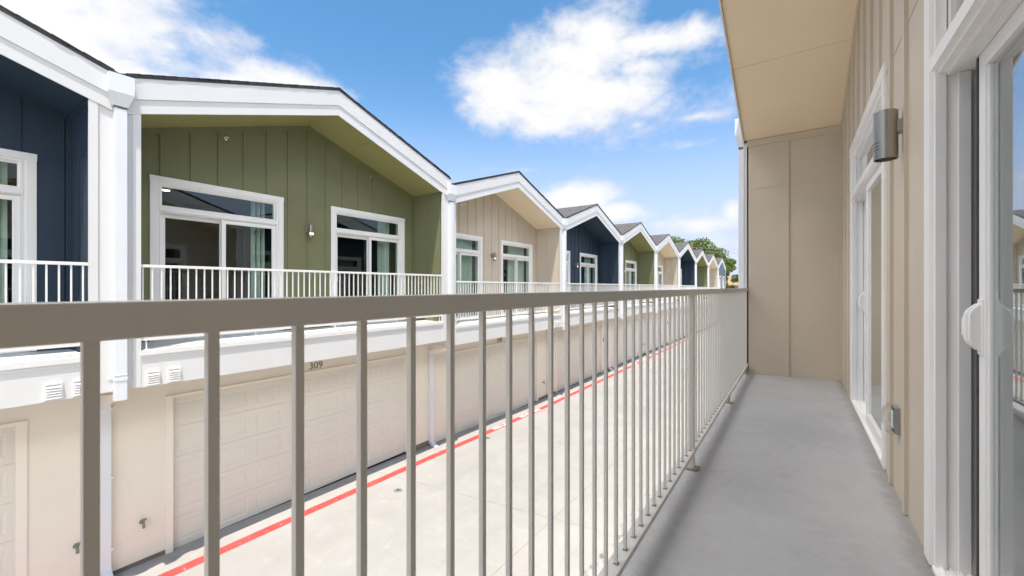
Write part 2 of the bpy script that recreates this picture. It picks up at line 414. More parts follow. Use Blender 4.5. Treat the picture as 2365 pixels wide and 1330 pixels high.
for yc, lane in [(c + d, m_) for c in (11.55, 24.4) for m_, d in lanes]:
    o = link('lettering', lane, WLINE, fl, (-7.57, yc, zg(yc) + .010))
    o.rotation_euler = Matrix(((0, -1, 0), (1, 0, 0), (0, 0, 1))).to_euler()
    o.rotation_euler.y = 0
    sl = (zg(yc + 1) - zg(yc - 1)) / 2
    o.rotation_euler.rotate_axis('Y', -math.atan(sl))
def cleanout(x, y, label):
    mb = MB(); mb.lathe([(.0, .009), (.062, .009), (.064, .004), (.085, .004), (.088, -.01)], (0, 0, 0), 28)
    e = tag(link('drain_cleanout', mb.mesh('cover', True), BRACK, None, (x, y, zg(y) + .001)), label, 'drain cover', 'round cleanout covers in the driveway')
    d = MB(); d.lathe([(.0, .013), (.028, .013), (.03, .008)], (0, 0, 0), 16)
    link('plug', d.mesh('plug', True), SLIT, e)
cleanout(-6.87, 5.87, 'round metal drain cover in the concrete in front of garage door 309')
cleanout(-7.28, 9.45, 'round metal drain cover beside the red line in front of garage door 308')

# ------------------------------------------------------------------ townhouse meshes
SL = 1 / 3.0                      # roof pitch
Z_FLOOR = ZC - .87; Z_HEAD = ZC + 1.80
def soffit_z(y, hw): return ZC + 2.41 + (hw - abs(y)) * SL
def sloped(mb, x0, x1, ya, yb, za, zb, h):
    """bar that climbs from (ya,za) to (yb,zb), vertical height h measured downwards"""
    return mb.prism([(ya, za), (yb, zb), (yb, zb - h), (ya, za - h)], 'x', x0, x1)

def sliding_door_meshes(x_wall):
    """a sliding patio door with transom, centred on y=0; wall face at x=x_wall, room behind (-x)"""
    P = {}
    zb, zt = Z_FLOOR, Z_HEAD; hw = 1.05; tw = .092
    c = MB()                                                    # casing boards on the wall face
    c.box(x_wall - .01, x_wall + .014, -hw, -hw + tw, zb + .005, zt - tw)
    c.box(x_wall - .01, x_wall + .014, hw - tw, hw, zb + .005, zt - tw)
    c.box(x_wall - .01, x_wall + .017, -hw - .004, hw + .004, zt - tw, zt)
    P['casing'] = c.mesh('casing', bevel=.002)
    i = hw - tw                                                 # frame outside half width
    ztr = zb + 2.08                                             # underside of transom bar (0.92 above camera on own side)
    f = MB()
    for s in (-1, 1):                                           # stepped jambs
        y0, y1 = s * i, s * (i - .030)
        f.box(x_wall - .19, x_wall - .002, y0, y1, zb, zt - tw)
        f.box(x_wall - .030, x_wall + .004, y1, s * (i - .045), zb, zt - tw)
        f.box(x_wall - .100, x_wall - .064, y1, s * (i - .052), zb + .02, ztr)
        f.box(x_wall - .19, x_wall - .150, y1, s * (i - .040), zb + .02, ztr)
    f.box(x_wall - .19, x_wall - .002, -i + .03, i - .03, zt - tw - .035, zt - tw)        # head
    # transom bar, with fluted underside
    f.box(x_wall - .19, x_wall - .004, -i + .03, i - .03, ztr + .012, ztr + .10)
    f.box(x_wall - .03, x_wall + .018, -i + .03, i - .03, ztr + .030, ztr + .088)
    f.box(x_wall - .150, x_wall - .03, -i + .03, i - .03, ztr + .003, ztr + .012)
    for k in range(12): f.box(x_wall - .148 + k * .0098, x_wall - .142 + k * .0098, -i + .03, i - .03, ztr, ztr + .003)
    # transom sash
    a = i - .03
    f.box(x_wall - .075, x_wall - .035, -a, -a + .045, ztr + .10, zt - tw - .035)
    f.box(x_wall - .075, x_wall - .035, a - .045, a, ztr + .10, zt - tw - .035)
    f.box(x_wall - .075, x_wall - .035, -a + .045, a - .045, ztr + .10, ztr + .13)
    f.box(x_wall - .075, x_wall - .035, -a + .045, a - .045, zt - tw - .065, zt - tw - .035)
    # sill with tracks
    f.box(x_wall - .19, x_wall + .012, -i + .03, i - .03, zb + .001, zb + .022)
    for k in range(6): f.box(x_wall - .155 + k * .027, x_wall - .147 + k * .027, -i + .03, i - .03, zb + .022, zb + .034)
    P['frame'] = f.mesh('frame', bevel=.0015)
    g = MB(); g.box(x_wall - .057, x_wall - .053, -a + .04, a - .04, ztr + .125, zt - tw - .06); P['transom_pane'] = g.mesh('pane')
    z0, z1 = zb + .036, ztr - .002
    st = .062
    def panel(xf, xb, y0, y1):
        mb = MB()
        mb.box(xb, xf, y0, y0 + st, z0, z1); mb.box(xb, xf, y1 - st, y1, z0, z1)
        mb.box(xb, xf, y0 + st, y1 - st, z0, z0 + .085); mb.box(xb, xf, y0 + st, y1 - st, z1 - .06, z1)
        # glazing bead
        for q in (y0 + st, y1 - st - .01): mb.box(xb + .008, xf - .008, q, q + .01, z0 + .085, z1 - .06)
        return mb.mesh('panel', bevel=.003)
    # the active panel (towards -y) runs in the deeper track, the fixed one (towards +y) in the outer track
    P['active_panel'] = panel(x_wall - .088, x_wall - .126, -a + .032, .035)
    P['fixed_panel'] = panel(x_wall - .012, x_wall - .050, -.035, a - .018)
    g = MB(); g.box(x_wall - .109, x_wall - .105, -a + .07, -.022, z0 + .08, z1 - .055); P['active_pane'] = g.mesh('pane')
    g = MB(); g.box(x_wall - .030, x_wall - .026, .022, a - .07, z0 + .08, z1 - .055); P['fixed_pane'] = g.mesh('pane')
    sl = MB(); sl.box(x_wall - .124, x_wall - .087, -a + .010, -a + .032, z0, z1); P['seal'] = sl.mesh('seal')
    # cup handle on the active panel's closing stile
    h = MB(); hy = -a + .032 + st / 2; hx = x_wall - .088; hz = ZC + .18
    prof = [(hz - .092, .0), (hz - .086, .016), (hz - .064, .038), (hz - .046, .045), (hz + .046, .045), (hz + .064, .038), (hz + .086, .016), (hz + .092, .0)]
    h.prism([(hx + d, z) for z, d in prof], 'y', hy - .018, hy + .006)
    h.prism([(hx + d * .82, z) for z, d in prof], 'y', hy + .006, hy + .020)
    h.box(hx + .0, hx + .048, hy - .026, hy - .018, hz - .035, hz + .035)
    h.box(hx - .001, hx + .006, hy - .026, hy + .026, hz - .105, hz + .105)
    P['handle'] = h.mesh('handle', bevel=.004)
    return P

def blind_mesh(x, y0, y1, tilt, pitch=.088):
    mb = MB(); n = max(2, int((y1 - y0) / pitch))
    for k in range(n):
        yc = y0 + (k + .5) * pitch; c, s_ = math.cos(tilt), math.sin(tilt); prev = None
        for q in range(5):
            u = (q / 4 - .5) * .089; b = .008 * (1 - (2 * q / 4 - 1) ** 2)
            p = (x - u * s_ + b * c, yc + u * c + b * s_)
            if prev: mb.face([(*prev, Z_FLOOR + .05), (*p, Z_FLOOR + .05), (*p, Z_HEAD - .07), (*prev, Z_HEAD - .07)])
            prev = p
    mb.box(x - .03, x + .03, y0, y1, Z_HEAD - .07, Z_HEAD - .02)
    return mb.mesh('vertical_blind', True)

def house_meshes(hwl, hwr, half_l, half_r, dep, batt0=0.0, win=1.57):
    """all part meshes of one townhouse, front plane x=0, local y along the row, z=0 at its driveway.
    hwl/hwr: opening half widths; half_l/half_r: distance to the party line; dep: balcony depth"""
    M = {}; xw = -dep; hw = max(hwl, hwr)
    sz = lambda y: soffit_z(y, hw)
    zf = Z_FLOOR; zh = Z_HEAD; T = .15
    ow = 1.05 - .06                                             # rough opening half width (hidden by casing)
    # ---- balcony back wall, board and batten
    b = MB()
    ys = [-hwl, -win - ow, -win + ow, win - ow, win + ow, hwr]
    for a, c in ((ys[0], ys[1]), (ys[2], ys[3]), (ys[4], ys[5])): b.box(xw - T, xw, a, c, zf - .05, zh - .06)
    b.prism([(-hwl, zh - .06), (hwr, zh - .06), (hwr, sz(hwr)), (0, sz(0)), (-hwl, sz(-hwl))], 'x', xw - T, xw)
    fz = .085
    sloped(b, xw, xw + .018, -hwl, 0, sz(-hwl) - .001, sz(0) - .001, fz); sloped(b, xw, xw + .018, 0, hwr, sz(0) - .001, sz(hwr) - .001, fz)
    k = -12
    while k < 13:
        y = batt0 + k * .41; k += 1
        if y < -hwl + .06 or y > hwr - .06: continue
        zt = sz(y) - fz
        over = min(abs(y - win), abs(y + win)) < 1.05 + .02
        z0 = zh + .002 if over else zf
        b.prism([(y - .025, z0), (y + .025, z0), (y + .025, sz(y + .025) - fz - .001), (y - .025, sz(y - .025) - fz - .001)], 'x', xw, xw + .017)
    for y in (-hwl, hwr - .05): b.prism([(y, zf), (y + .05, zf), (y + .05, sz(y + .05) - fz - .001), (y, sz(y) - fz - .001)], 'x', xw, xw + .017)
    zs = ZC + 1.72                                              # horizontal panel joint (metal flashing)
    for a, c in ((-hwl + .05, -win - 1.055), (-win + 1.055, win - 1.055), (win + 1.055, hwr - .05)):
        if c - a > .05: b.box(xw, xw + .004, a, c, zs, zs + .006)
    M['wall'] = b.mesh('wall')
    # ---- side walls
    for nm, y, s in (('side_l', -hwl, -1), ('side_r', hwr, 1)):
        yo = y + s * .10; q = MB(); q.box(xw - T, .0, y, yo, zf - .05, sz(y) + .02)
        yi = y - s * .016
        q.box(xw + .018, -.001, y, yi, sz(y) - .085 - (.006), sz(y) - .006)
        q.box(xw + .018, xw + .06, y, yi, zf, sz(y) - .092)
        q.box(-.50, -.45, y, yi, zf, sz(y) - .092)
        for x0, x1 in ((xw + .06, -.50), (-.45, -.001)): q.box(x0, x1, y, y - s * .004, zs, zs + .006)
        M[nm] = q.mesh('side_wall')
    # ---- soffit in panels with open joints
    q = MB(); xs = [xw - T, .032]
    for s, h_ in ((-1, hwl), (1, hwr)):
        cuts = [0, .86 if s > 0 else 2.35, h_]
        for a, c in zip(cuts, cuts[1:]):
            a_ = a + (.003 if a > 0 else 0); c_ = c - (.003 if c < h_ else 0)
            sloped(q, xs[0], xs[1], s * a_, s * c_, sz(a_) + .012, sz(c_) + .012, .012)
        sloped(q, xs[0], xs[1], 0, s * h_, sz(0) + .03, sz(h_) + .03, .012)
    M['soffit'] = q.mesh('soffit')
    # ---- gable fascia: two boards, the upper standing proud
    q = MB()
    e0 = .03
    for s, h_ in ((-1, half_l), (1, half_r)):
        zc0, zc1 = sz(0), sz(h_)
        sloped(q, .034, .052, 0, s * (h_ - .0), zc0 + .165, zc1 + .165, .165 + e0)
        sloped(q, .036, .066, 0, s * (h_ - .0), zc0 + .455, zc1 + .455, .29)
        sloped(q, -.01, .034, 0, s * h_, zc0 + .452, zc1 + .452, .40)
    M['gable_fascia'] = q.mesh('gable_fascia', bevel=.002)
    # ---- corner posts
    for nm, y0, y1, yt in (('post_l', -half_l, -hwl, -hwl - .07), ('post_r', hwr, half_r, hwr + .07)):
        q = MB(); hh = sz(hw) + .0
        q.box(-.02, .030, y0, y1, ZC - 1.38, sz(half_l if y0 < 0 else half_r) + .05)
        q.box(-.69, -.021, y0 + .001 if y0 < 0 else y1 - .021, y0 + .021 if y0 < 0 else y1 - .001, ZC - 1.385, zf - .06)
        if y0 < 0: q.box(.030, .046, y1 - .085, y1 + .004, ZC - 1.375, sz(y1) - .035)
        else: q.box(.030, .046, y0 - .004, y0 + .085, ZC - 1.375, sz(y0) - .035)
        M[nm] = q.mesh('corner_post', bevel=.002)
    # ---- roof
    q = MB()
    for s, h_ in ((-1, half_l), (1, half_r)):
        zc0, zc1 = sz(0) + .505, sz(h_) + .505
        sloped(q, -9.8, .07, 0, s * h_, zc0, zc1, .03)
        # shingle courses end raggedly along the rake
        n = int(h_ / .137)
        for i in range(n):
            y0 = i * .137; y1 = y0 + .15; j = .078 + random.random() * .012
            sloped(q, -.3, j, s * y0, s * y1, sz(y0) + .509 + .004, sz(y1) + .509 - .001, .007)
    M['roof'] = q.mesh('roof')
    q = MB()
    for s, h_ in ((-1, half_l), (1, half_r)): sloped(q, -.02, .074, 0, s * h_, sz(0) + .475, sz(h_) + .475, .022)
    M['drip_edge'] = q.mesh('drip_edge')
    # ---- balcony
    q = MB(); q.box(xw - T, .062, -hwl - .004, hwr + .004, zf - .075, zf - .004); M['balcony_floor'] = q.mesh('balcony_floor')
    q = MB(); q.box(-.02, .040, -hwl, hwr, ZC - 1.385, zf - .076); q.box(.04, .046, -hwl, hwr, zf - .125, zf - .076)
    q.box(-.70, -.02, -half_l, half_r, ZC - 1.40, ZC - 1.386)
    M['balcony_band'] = q.mesh('balcony_band', bevel=.002)
    # ---- louvred vents
    q = MB(); w_, h_ = .075, .10; q.box(.040, .050, -w_, w_, -h_, h_)
    for a, c, d, e in ((-w_, w_, h_ - .02, h_), (-w_, w_, -h_, -h_ + .02), (-w_, -w_ + .015, -h_ + .02, h_ - .02), (w_ - .015, w_, -h_ + .02, h_ - .02)): q.box(.050, .068, a, c, d, e)
    for i in range(5):
        z = h_ - .03 - i * .032
        q.prism([(.052, z), (.056, z), (.078, z - .026), (.074, z - .026)], 'y', -w_ + .015, w_ - .015)
    M['vent'] = q.mesh('vent')
    # ---- garage front with lap siding
    xg = -.70; q = MB()
    gl, gr_ = -2.42, 2.40; dz = ZC - 1.76
    def laps(y0, y1, z0, z1):
        n = max(1, round((z1 - z0) / .178)); e = (z1 - z0) / n
        for i in range(n):
            z = z0 + i * e
            q.prism([(xg - .02, z), (xg + .010, z), (xg + .003, z + e), (xg - .02, z + e)], 'y', y0, y1)
    laps(-half_l, gl - .02, .10, dz + .01); laps(gr_ + .02, half_r, .10, dz + .01); laps(-half_l, half_r, dz + .01, ZC - 1.40)
    q.box(xg - .2, xg - .02, -half_l, gl - .02, .1, dz + .01); q.box(xg - .2, xg - .02, gr_ + .02, half_r, .1, dz + .01); q.box(xg - .2, xg - .02, -half_l, half_r, dz + .01, ZC - 1.40)
    M['garage_wall'] = q.mesh('garage_wall')
    M['foundation_l'] = MB().box(xg - .22, xg - .012, -half_l, gl - .01, -.6, .10).mesh('foundation'); M['foundation_r'] = MB().box(xg - .22, xg - .012, gr_ + .01, half_r, -.6, .10).mesh('foundation')
    q = MB(); q.box(xg - .09, xg + .028, gl - .095, gl, .02, dz); q.box(xg - .09, xg + .028, gr_, gr_ + .095, .02, dz); q.box(xg - .09, xg + .034, gl - .10, gr_ + .10, dz, dz + .05)
    q.box(xg + .034, xg + .05, gl - .10, gr_ + .10, dz + .042, dz + .05)
    M['garage_trim'] = q.mesh('garage_trim', bevel=.003)
    # ---- sectional garage door 5 x 8 raised panels
    q = MB(); xd = xg - .055; rows, cols = 5, 8; H = dz - .02; W = gr_ - gl
    for r_ in range(rows):
        z0 = .02 + r_ * H / rows + .002; z1 = .02 + (r_ + 1) * H / rows - .002
        q.box(xd - .04, xd - .012, gl, gr_, z0, z1)
        for a, c in ((z0, z0 + .012), (z1 - .012, z1)): pass
        for ci in range(cols):
            y0 = gl + ci * W / cols; y1 = y0 + W / cols
            py0, py1, pz0, pz1 = y0 + .075, y1 - .075, z0 + .095, z1 - .095
            R_ = [(y0, y1, z0, z1, xd), (py0, py1, pz0, pz1, xd), (py0 + .014, py1 - .014, pz0 + .014, pz1 - .014, xd - .007),
                  (py0 + .030, py1 - .030, pz0 + .030, pz1 - .030, xd - .007), (py0 + .050, py1 - .050, pz0 + .050, pz1 - .050, xd - .001)]
            def cor(t_): a, c, d, e, x = t_; return [(x, a, d), (x, c, d), (x, c, e), (x, a, e)]
            for A, B in zip(R_, R_[1:]):
                ca, cb_ = cor(A), cor(B)
                for i in range(4): q.face([ca[i], ca[(i + 1) % 4], cb_[(i + 1) % 4], cb_[i]])
            q.face(cor(R_[-1]))
        q.face([(xd, gl, z1), (xd, gr_, z1), (xd - .012, gr_, z1), (xd - .012, gl, z1)]); q.face([(xd, gr_, z0), (xd, gl, z0), (xd - .012, gl, z0), (xd - .012, gr_, z0)])
    q.box(xd - .06, xd - .041, gl + .002, gr_ - .002, .0, dz - .002)
    M['garage_door'] = q.mesh('garage_door')
    q = MB(); q.box(xd - .035, xd - .002, gl, gr_, -.02, .022); M['seal'] = q.mesh('door_seal')
    q = MB(); q.box(xg - .3, xg - .10, gl - .1, gr_ + .1, -.4, -.012); M['garage_sill'] = q.mesh('garage_sill')
    # ---- downspout on the left party line
    q = MB(); yl = -half_l; pz = sz(half_l)
    q.prism([(.03, ZC - 1.50), (.125, ZC - 1.50), (.125, pz + .02), (.03, pz + .02)], 'y', yl - .062, yl + .062)
    q.box(.028, .131, yl - .066, yl + .066, ZC - 1.24, ZC - 1.20); q.box(.028, .131, yl - .066, yl + .066, ZC - 1.17, ZC - 1.155)
    for z in (ZC - 1.22,): q.box(.03, .04, yl - .11, yl + .11, z, z + .03)
    # offset elbow under the overhang and lower pipe on the garage wall
    q.prism([(xg + .012, .16), (xg + .10, .16), (xg + .10, ZC - 1.54), (xg + .012, ZC - 1.54)], 'y', yl - .058, yl + .058)
    q.prism([(xg + .012, .16), (xg + .10, .20), (xg + .26, .10), (xg + .22, .02)], 'y', yl - .058, yl + .058)
    for z in (ZC - 1.75, ZC - 2.75, .45): q.box(xg + .006, xg + .104, yl - .085, yl + .085, z, z + .03)
    M['downspout'] = q.mesh('downspout', bevel=.004)
    q = MB(); q.prism([(.028, ZC - 1.42), (.028, ZC - 1.50), (-.60, ZC - 1.66), (-.69, ZC - 1.54)], 'y', yl - .055, yl + .055); M['elbow'] = q.mesh('elbow', bevel=.004)
    q = MB()
    x1 = .165; zb_, zt_ = pz + .22, pz + .46; wt, wb = .128, .072
    q.box(.03, x1, yl - wt, yl + wt, zb_, zt_)
    k = len(q.v)
    top = [(.03, yl - wt, zb_), (x1, yl - wt, zb_), (x1, yl + wt, zb_), (.03, yl + wt, zb_)]
    bot = [(.03, yl - wb, zb_ - .17), (.128, yl - wb, zb_ - .17), (.128, yl + wb, zb_ - .17), (.03, yl + wb, zb_ - .17)]
    for i in range(4): q.face([bot[i], bot[(i + 1) % 4], top[(i + 1) % 4], top[i]])
    M['conductor_box'] = q.mesh('conductor_box')
    # ---- little fittings
    q = MB(); q.tube((xw, 0, 0), (xw + .012, 0, 0), .032, n=14); q.tube((xw + .012, 0, 0), (xw + .07, 0, 0), .011, n=10); q.tube((xw + .07, 0, -.018), (xw + .07, 0, .012), .016, .009, n=10); q.box(xw + .078, xw + .083, -.018, .018, -.006, .012)
    M['sprinkler_head'] = q.mesh('sprinkler_head')
    q = MB(); q.tube((xg, 0, 0), (xg + .012, 0, 0), .035, n=12); q.tube((xg + .01, 0, 0), (xg + .09, 0, -.01), .014, n=10); q.tube((xg + .075, 0, 0), (xg + .095, 0, -.075), .017, .02, n=10)
    q.tube((xg + .07, 0, .01), (xg + .085, 0, .05), .007, n=8); q.lathe([(.0, .06), (.036, .058), (.038, .045), (.0, .043)], (xg + .085, 0, 0), 8)
    M['hose_bib'] = q.mesh('hose_bib', True)
    q = MB(); q.box(xg, xg + .035, -.05, .05, -.11, .11); q.box(xg + .035, xg + .042, -.036, .036, -.095, .06); M['utility_plate'] = q.mesh('utility_plate', bevel=.004)
    # ---- room behind
    q = MB(); a, c, d, e = xw - T - 3.6, xw - T - .001, -hwl + .02, hwr - .02; zt = ZC + 2.02
    q.face([(a, d, zf), (c, d, zf), (c, e, zf), (a, e, zf)]); q.face([(a, d, zt), (a, e, zt), (c, e, zt), (c, d, zt)])
    q.face([(a, d, zf), (a, e, zf), (a, e, zt), (a, d, zt)]); q.face([(a, d, zf), (a, d, zt), (c, d, zt), (c, d, zf)]); q.face([(a, e, zf), (c, e, zf), (c, e, zt), (a, e, zt)])
    q.box(a + .3, a + 1.6, -.08, .08, zf, zt)
    M['room'] = q.mesh('room')
    q = MB(); q.tube((0, 0, -.012), (0, 0, -.001), .075, n=18); M['ceiling_light'] = q.mesh('ceiling_light')
    # ---- body behind, so nothing is a shell
    q = MB(); q.box(-9.7, -9.5, -half_l + .02, half_r - .02, -.5, sz(hw) + .3)
    q.prism([(-half_l + .02, sz(half_l)), (half_r - .02, sz(half_r)), (half_r - .02, sz(half_r) + .45), (0, sz(0) + .45), (-half_l + .02, sz(half_l) + .45)], 'x', -9.5, -9.4)
    M['rear_wall'] = q.mesh('rear_wall')
    # front gable infill between the soffit and the roof (never seen, keeps light out of the attic)
    q = MB(); q.box(-9.4, -1.0 - .8, -half_l + .01, half_r - .01, ZC + 2.05, ZC + 2.09); M['attic_floor'] = q.mesh('attic_floor')
    return M

def add_sliding_door(parent, P, y, blinds, xw, gl=None):
    f = link('sliding_door', P['frame'], VINYL, parent, (0, y, 0))
    ajar = (0, .12 if gl is not None and y > 0 else 0, 0)       # the near door on our balcony stands a hand's width open
    for k in ('casing', 'active_panel', 'fixed_panel'): link({'casing': 'casing'}.get(k, 'door_panel'), P[k], VINYL, f, ajar if k == 'active_panel' else None)
    for k in ('transom_pane', 'active_pane', 'fixed_pane'): link('pane', P[k], gl or GLASS, f, ajar if k == 'active_pane' else None)
    link('handle', P['handle'], VINYL, f, ajar); link('seal', P['seal'], RUBBER, f, ajar)
    for (a, c, tilt) in blinds:
        link('vertical_blind', blind_mesh(xw - .27, -.93 + a * 1.86, -.93 + c * 1.86, tilt), BLIND, f)
    return f

OPP = house_meshes(3.0, 2.93, 3.22, 3.22, 1.03, batt0=-.005)
OPP_DOOR = sliding_door_meshes(-1.03)
def townhouse(M, P, loc, rz, paintm, label, blinds=((), ()), number=None, vents=(), bibs=(), sprinklers=(-1.55, 1.55), lights=(), plates=(), group=None, dep=1.03, win=1.57, hw=3.0, garage=True, rooms=True, gl=None):
    t = thing('townhouse', label, 'house', loc, rz, group)
    link('wall', M['wall'], paintm, t)
    for k in ('side_l', 'side_r'): link('side_wall', M[k], paintm, t)
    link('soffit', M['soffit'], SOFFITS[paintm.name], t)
    link('gable_fascia', M['gable_fascia'], FASCIA, t)
    for k in ('post_l', 'post_r'): link('corner_post', M[k], FASCIA, t)
    rf = link('roof', M['roof'], SHINGLE, t); link('drip_edge', M['drip_edge'], ROOFEDGE, rf)
    link('balcony_floor', M['balcony_floor'], WHITE, t)
    bb = link('balcony_band', M['balcony_band'], FASCIA, t)
    for y, z in vents: link('vent', M['vent'], WHITE, bb, (0, y, z))
    if garage:
        gw = link('garage_wall', M['garage_wall'], CREAM, t)
        for y, z in bibs: link('hose_bib', M['hose_bib'], BRASSG, gw, (0, y, z))
        for y, z in plates: link('utility_plate', M['utility_plate'], PLATE, gw, (0, y, z))
        [link('foundation', M[k], FOUND, t) for k in ('foundation_l', 'foundation_r')]
        gd = link('garage_door', M['garage_door'], GDOOR, t)
        link('door_trim', M['garage_trim'], GTRIM, gd); link('seal', M['seal'], RUBBER, gd); link('sill', M['garage_sill'], FOUND, gd)
        if number:
            me = text_mesh(number, .205, -.003)
            o = link('house_number', me, NUMBER, t, (-.70 + .012, -.03, ZC - 1.615)); o.rotation_euler = (R(90), 0, R(90))
    dsp = link('downspout', M['downspout'], ALU, t); link('conductor_box', M['conductor_box'], ALU, dsp); link('elbow', M['elbow'], GTRIM, dsp)
    link('rear_wall', M['rear_wall'], CREAM, t)
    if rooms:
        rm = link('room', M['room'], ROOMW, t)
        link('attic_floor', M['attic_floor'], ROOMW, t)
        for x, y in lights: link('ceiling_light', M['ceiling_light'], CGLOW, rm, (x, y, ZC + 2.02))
    for k, y in enumerate((-win, win)):
        add_sliding_door(t, P, y, blinds[k], -dep, gl)
    for y in sprinklers: link('sprinkler_head', M['sprinkler_head'], CHROME, t, (0, y, soffit_z(y, hw) - .21))
    return t

# ---- railing
def railing(parent_loc, rz, y0, y1, mat, label, ztop, zbar, zfeet, bal_w, bar_h, bar_w, posts, feet, phase=0.0, pitch=.1045, steel=None, group=None, bar_x=.004, bar_t=.026):
    t = thing('balcony_railing', label, 'railing', parent_loc, rz, group)
    q = MB(); q.box(-bar_w / 2, bar_w / 2, y0, y1, ztop - bar_h, ztop); link('top_rail', q.mesh('top_rail', bevel=.0035), mat, t)
    q = MB(); q.box(-bar_w / 2 - bar_x, bar_w / 2 + bar_x * .5, y0, y1, zbar - bar_t, zbar); link('bottom_rail', q.mesh('bottom_rail', bevel=.003), mat, t)
    key = (round(ztop - bar_h - zbar, 4), bal_w)
    if key not in BAL:
        h = ztop - bar_h - zbar; b = MB(); b.box(-bal_w / 2, bal_w / 2, -bal_w / 2, bal_w / 2, -.002, h + .002)
        me = b.mesh('baluster', bevel=.0012)
        q = MB(); q.prism([(-bal_w * .85, 0), (bal_w * .85, 0), (bal_w * .55, .006), (-bal_w * .55, .006)], 'y', -bal_w * .7, bal_w * .7)
        BAL[key] = (me, q.mesh('weld', bevel=.0015))
    me, wd = BAL[key]
    y = y0 + phase
    while y < y1 - .03:
        if min([abs(y - p) for p in posts] + [9]) > .04:
            o = link('baluster', me, mat, t, (0, y, zbar))
            if steel is not None: link('weld', wd, steel, o, (0, 0, 0))
        y += pitch
    for p in posts:
        q = MB(); q.box(-bar_w / 2 + .001, bar_w / 2 - .001, -.019, .019, zfeet, ztop - bar_h); pp = link('post', q.mesh('post', bevel=.002), mat, t, (0, p, 0))
        if steel is not None: q = MB(); q.box(-.045, .045, -.04, .04, zfeet, zfeet + .008); link('base_plate', q.mesh('base_plate', bevel=.001), steel, pp)
    for p in feet:
        q = MB(); q.box(-.008, .008, -.008, .008, zfeet, zbar - bar_t); q.box(-.035, .035, -.032, .032, zfeet, zfeet + .007)
        link('foot', q.mesh('foot', bevel=.001), steel or mat, t, (.0, p, 0))
    for p in (y0 + .012, y1 - .012):
        for z0, z1 in ((ztop - bar_h - .014, ztop + .012), (zbar - .036, zbar + .014)):
            pass
    return t
BAL = {}

# ---- wall lamp
def lamp_meshes():
    L = {}
    r = .052; n = 36
    q = MB(); q.lathe([(0, .262), (r - .004, .262), (r, .258), (r, .0), (r - .003, .0), (r - .003, .05), (r * .9, .055), (0, .055)], (0, 0, 0), n)
    # three louvre slots on the outward side are cut as proud rings of light between steel bands
    L['shade'] = q.mesh('shade', True)
    q = MB()
    for i in range(3):
        z = .048 + i * .018; k = len(q.v); seg = 14
        for j in range(seg + 1):
            a = -1.15 + 2.3 * j / seg
            for rr, dz in ((r + .0006, 0), (r + .0006, .010)): q.v.append((rr * math.cos(a), rr * math.sin(a), z + dz))
        for j in range(seg): q.f.append((k + 2 * j, k + 2 * j + 2, k + 2 * j + 3, k + 2 * j + 1)); q.m.append(0)
    L['lens'] = q.mesh('lens')
    q = MB()
    for i in range(3): q.prism([(r * math.cos(a_) * k_, r * math.sin(a_) * k_) for k_, rng in ((1.006, range(-7, 8)), (.97, range(7, -8, -1))) for a_ in [j_ * .13 for j_ in rng]], 'z', .05 + i * .018, .0535 + i * .018)
    L['slots'] = q.mesh('lens')
    q = MB(); q.box(-.115, -.093, -.055, .055, .110, .235); q.box(-.093, -.085, -.046, .046, .119, .226); q.box(-.086, -.04, -.030, .030, .135, .205)
    L['bracket'] = q.mesh('bracket', bevel=.003)
    q = MB(); q.tube((-.07, -.0335, .172), (-.07, -.029, .172), .006, n=10); L['screw'] = q.mesh('screw')
    return L
LAMP = lamp_meshes()
def wall_lamp(loc, rz, label, glow=True):
    t = thing('wall_lamp', label, 'wall lamp', loc, rz, 'steel cylinder lamps between the sliding doors')
    link('shade', LAMP['shade'], STEEL, t); b = link('bracket', LAMP['bracket'], BRACK, t); link('screw', LAMP['screw'], CHROME, b)
    link('lens', LAMP['lens' if glow else 'slots'], GLOW if glow else SLIT, t)
    return t

# ------------------------------------------------------------------ the row across the driveway
XO = -7.5; C0 = 4.88; PITCH = 6.44
DZ = {-1: 0, 0: 0, 1: -.15, 2: -.155, 3: -.155, 4: -.16, 5: -.17, 6: -.30, 7: -.32}
ROW = {
 -1: (NAVY, 'navy blue townhouse cut off by the left edge, beside olive green house 309', None),
 0: (GREEN, 'large olive green townhouse with number 309 over its garage door', '309'),
 1: (BEIGE, 'beige townhouse with number 308 over its garage, next to green house 309', '308'),
 2: (NAVY, 'navy townhouse right after beige house 308, with a wall lamp and white doors', '307'),
 3: (GREEN, 'olive green townhouse right after the navy house that follows beige house 308', None),
 4: (BEIGE, 'beige townhouse between the second olive house and a small navy house', None),
 5: (NAVY, 'small far navy townhouse whose balcony side wall hides its doors', None),
 6: (GREEN, 'smallest and farthest olive green townhouse in the row', None),
 7: (BEIGE, 'smallest and farthest beige townhouse, next to the slate blue end house', None)}
SHORT = {-1: 'navy house at the left edge', 0: 'olive green house 309', 1: 'beige house 308', 2: 'navy house after beige house 308', 3: 'olive house after the near navy house',
         4: 'beige house before the small navy house', 5: 'small far navy house', 6: 'farthest olive house', 7: 'farthest beige house'}
BL = {-1: ((), ((.0, .95, -.75),)), 0: (((.80, .98, -.95),), ((.72, .95, -.95),)), 1: (((.0, .98, -.55),), ((.38, .62, -.3), (.62, .98, -.35))),
      2: (((.0, 1, -.5),), ((.55, .95, -.6),)), 3: (((.0, 1, -.5),), ((.5, .95, -.7),)), 4: ((), ((.6, .95, -.6),)), 5: ((), ()), 6: ((), ()), 7: ((), ())}
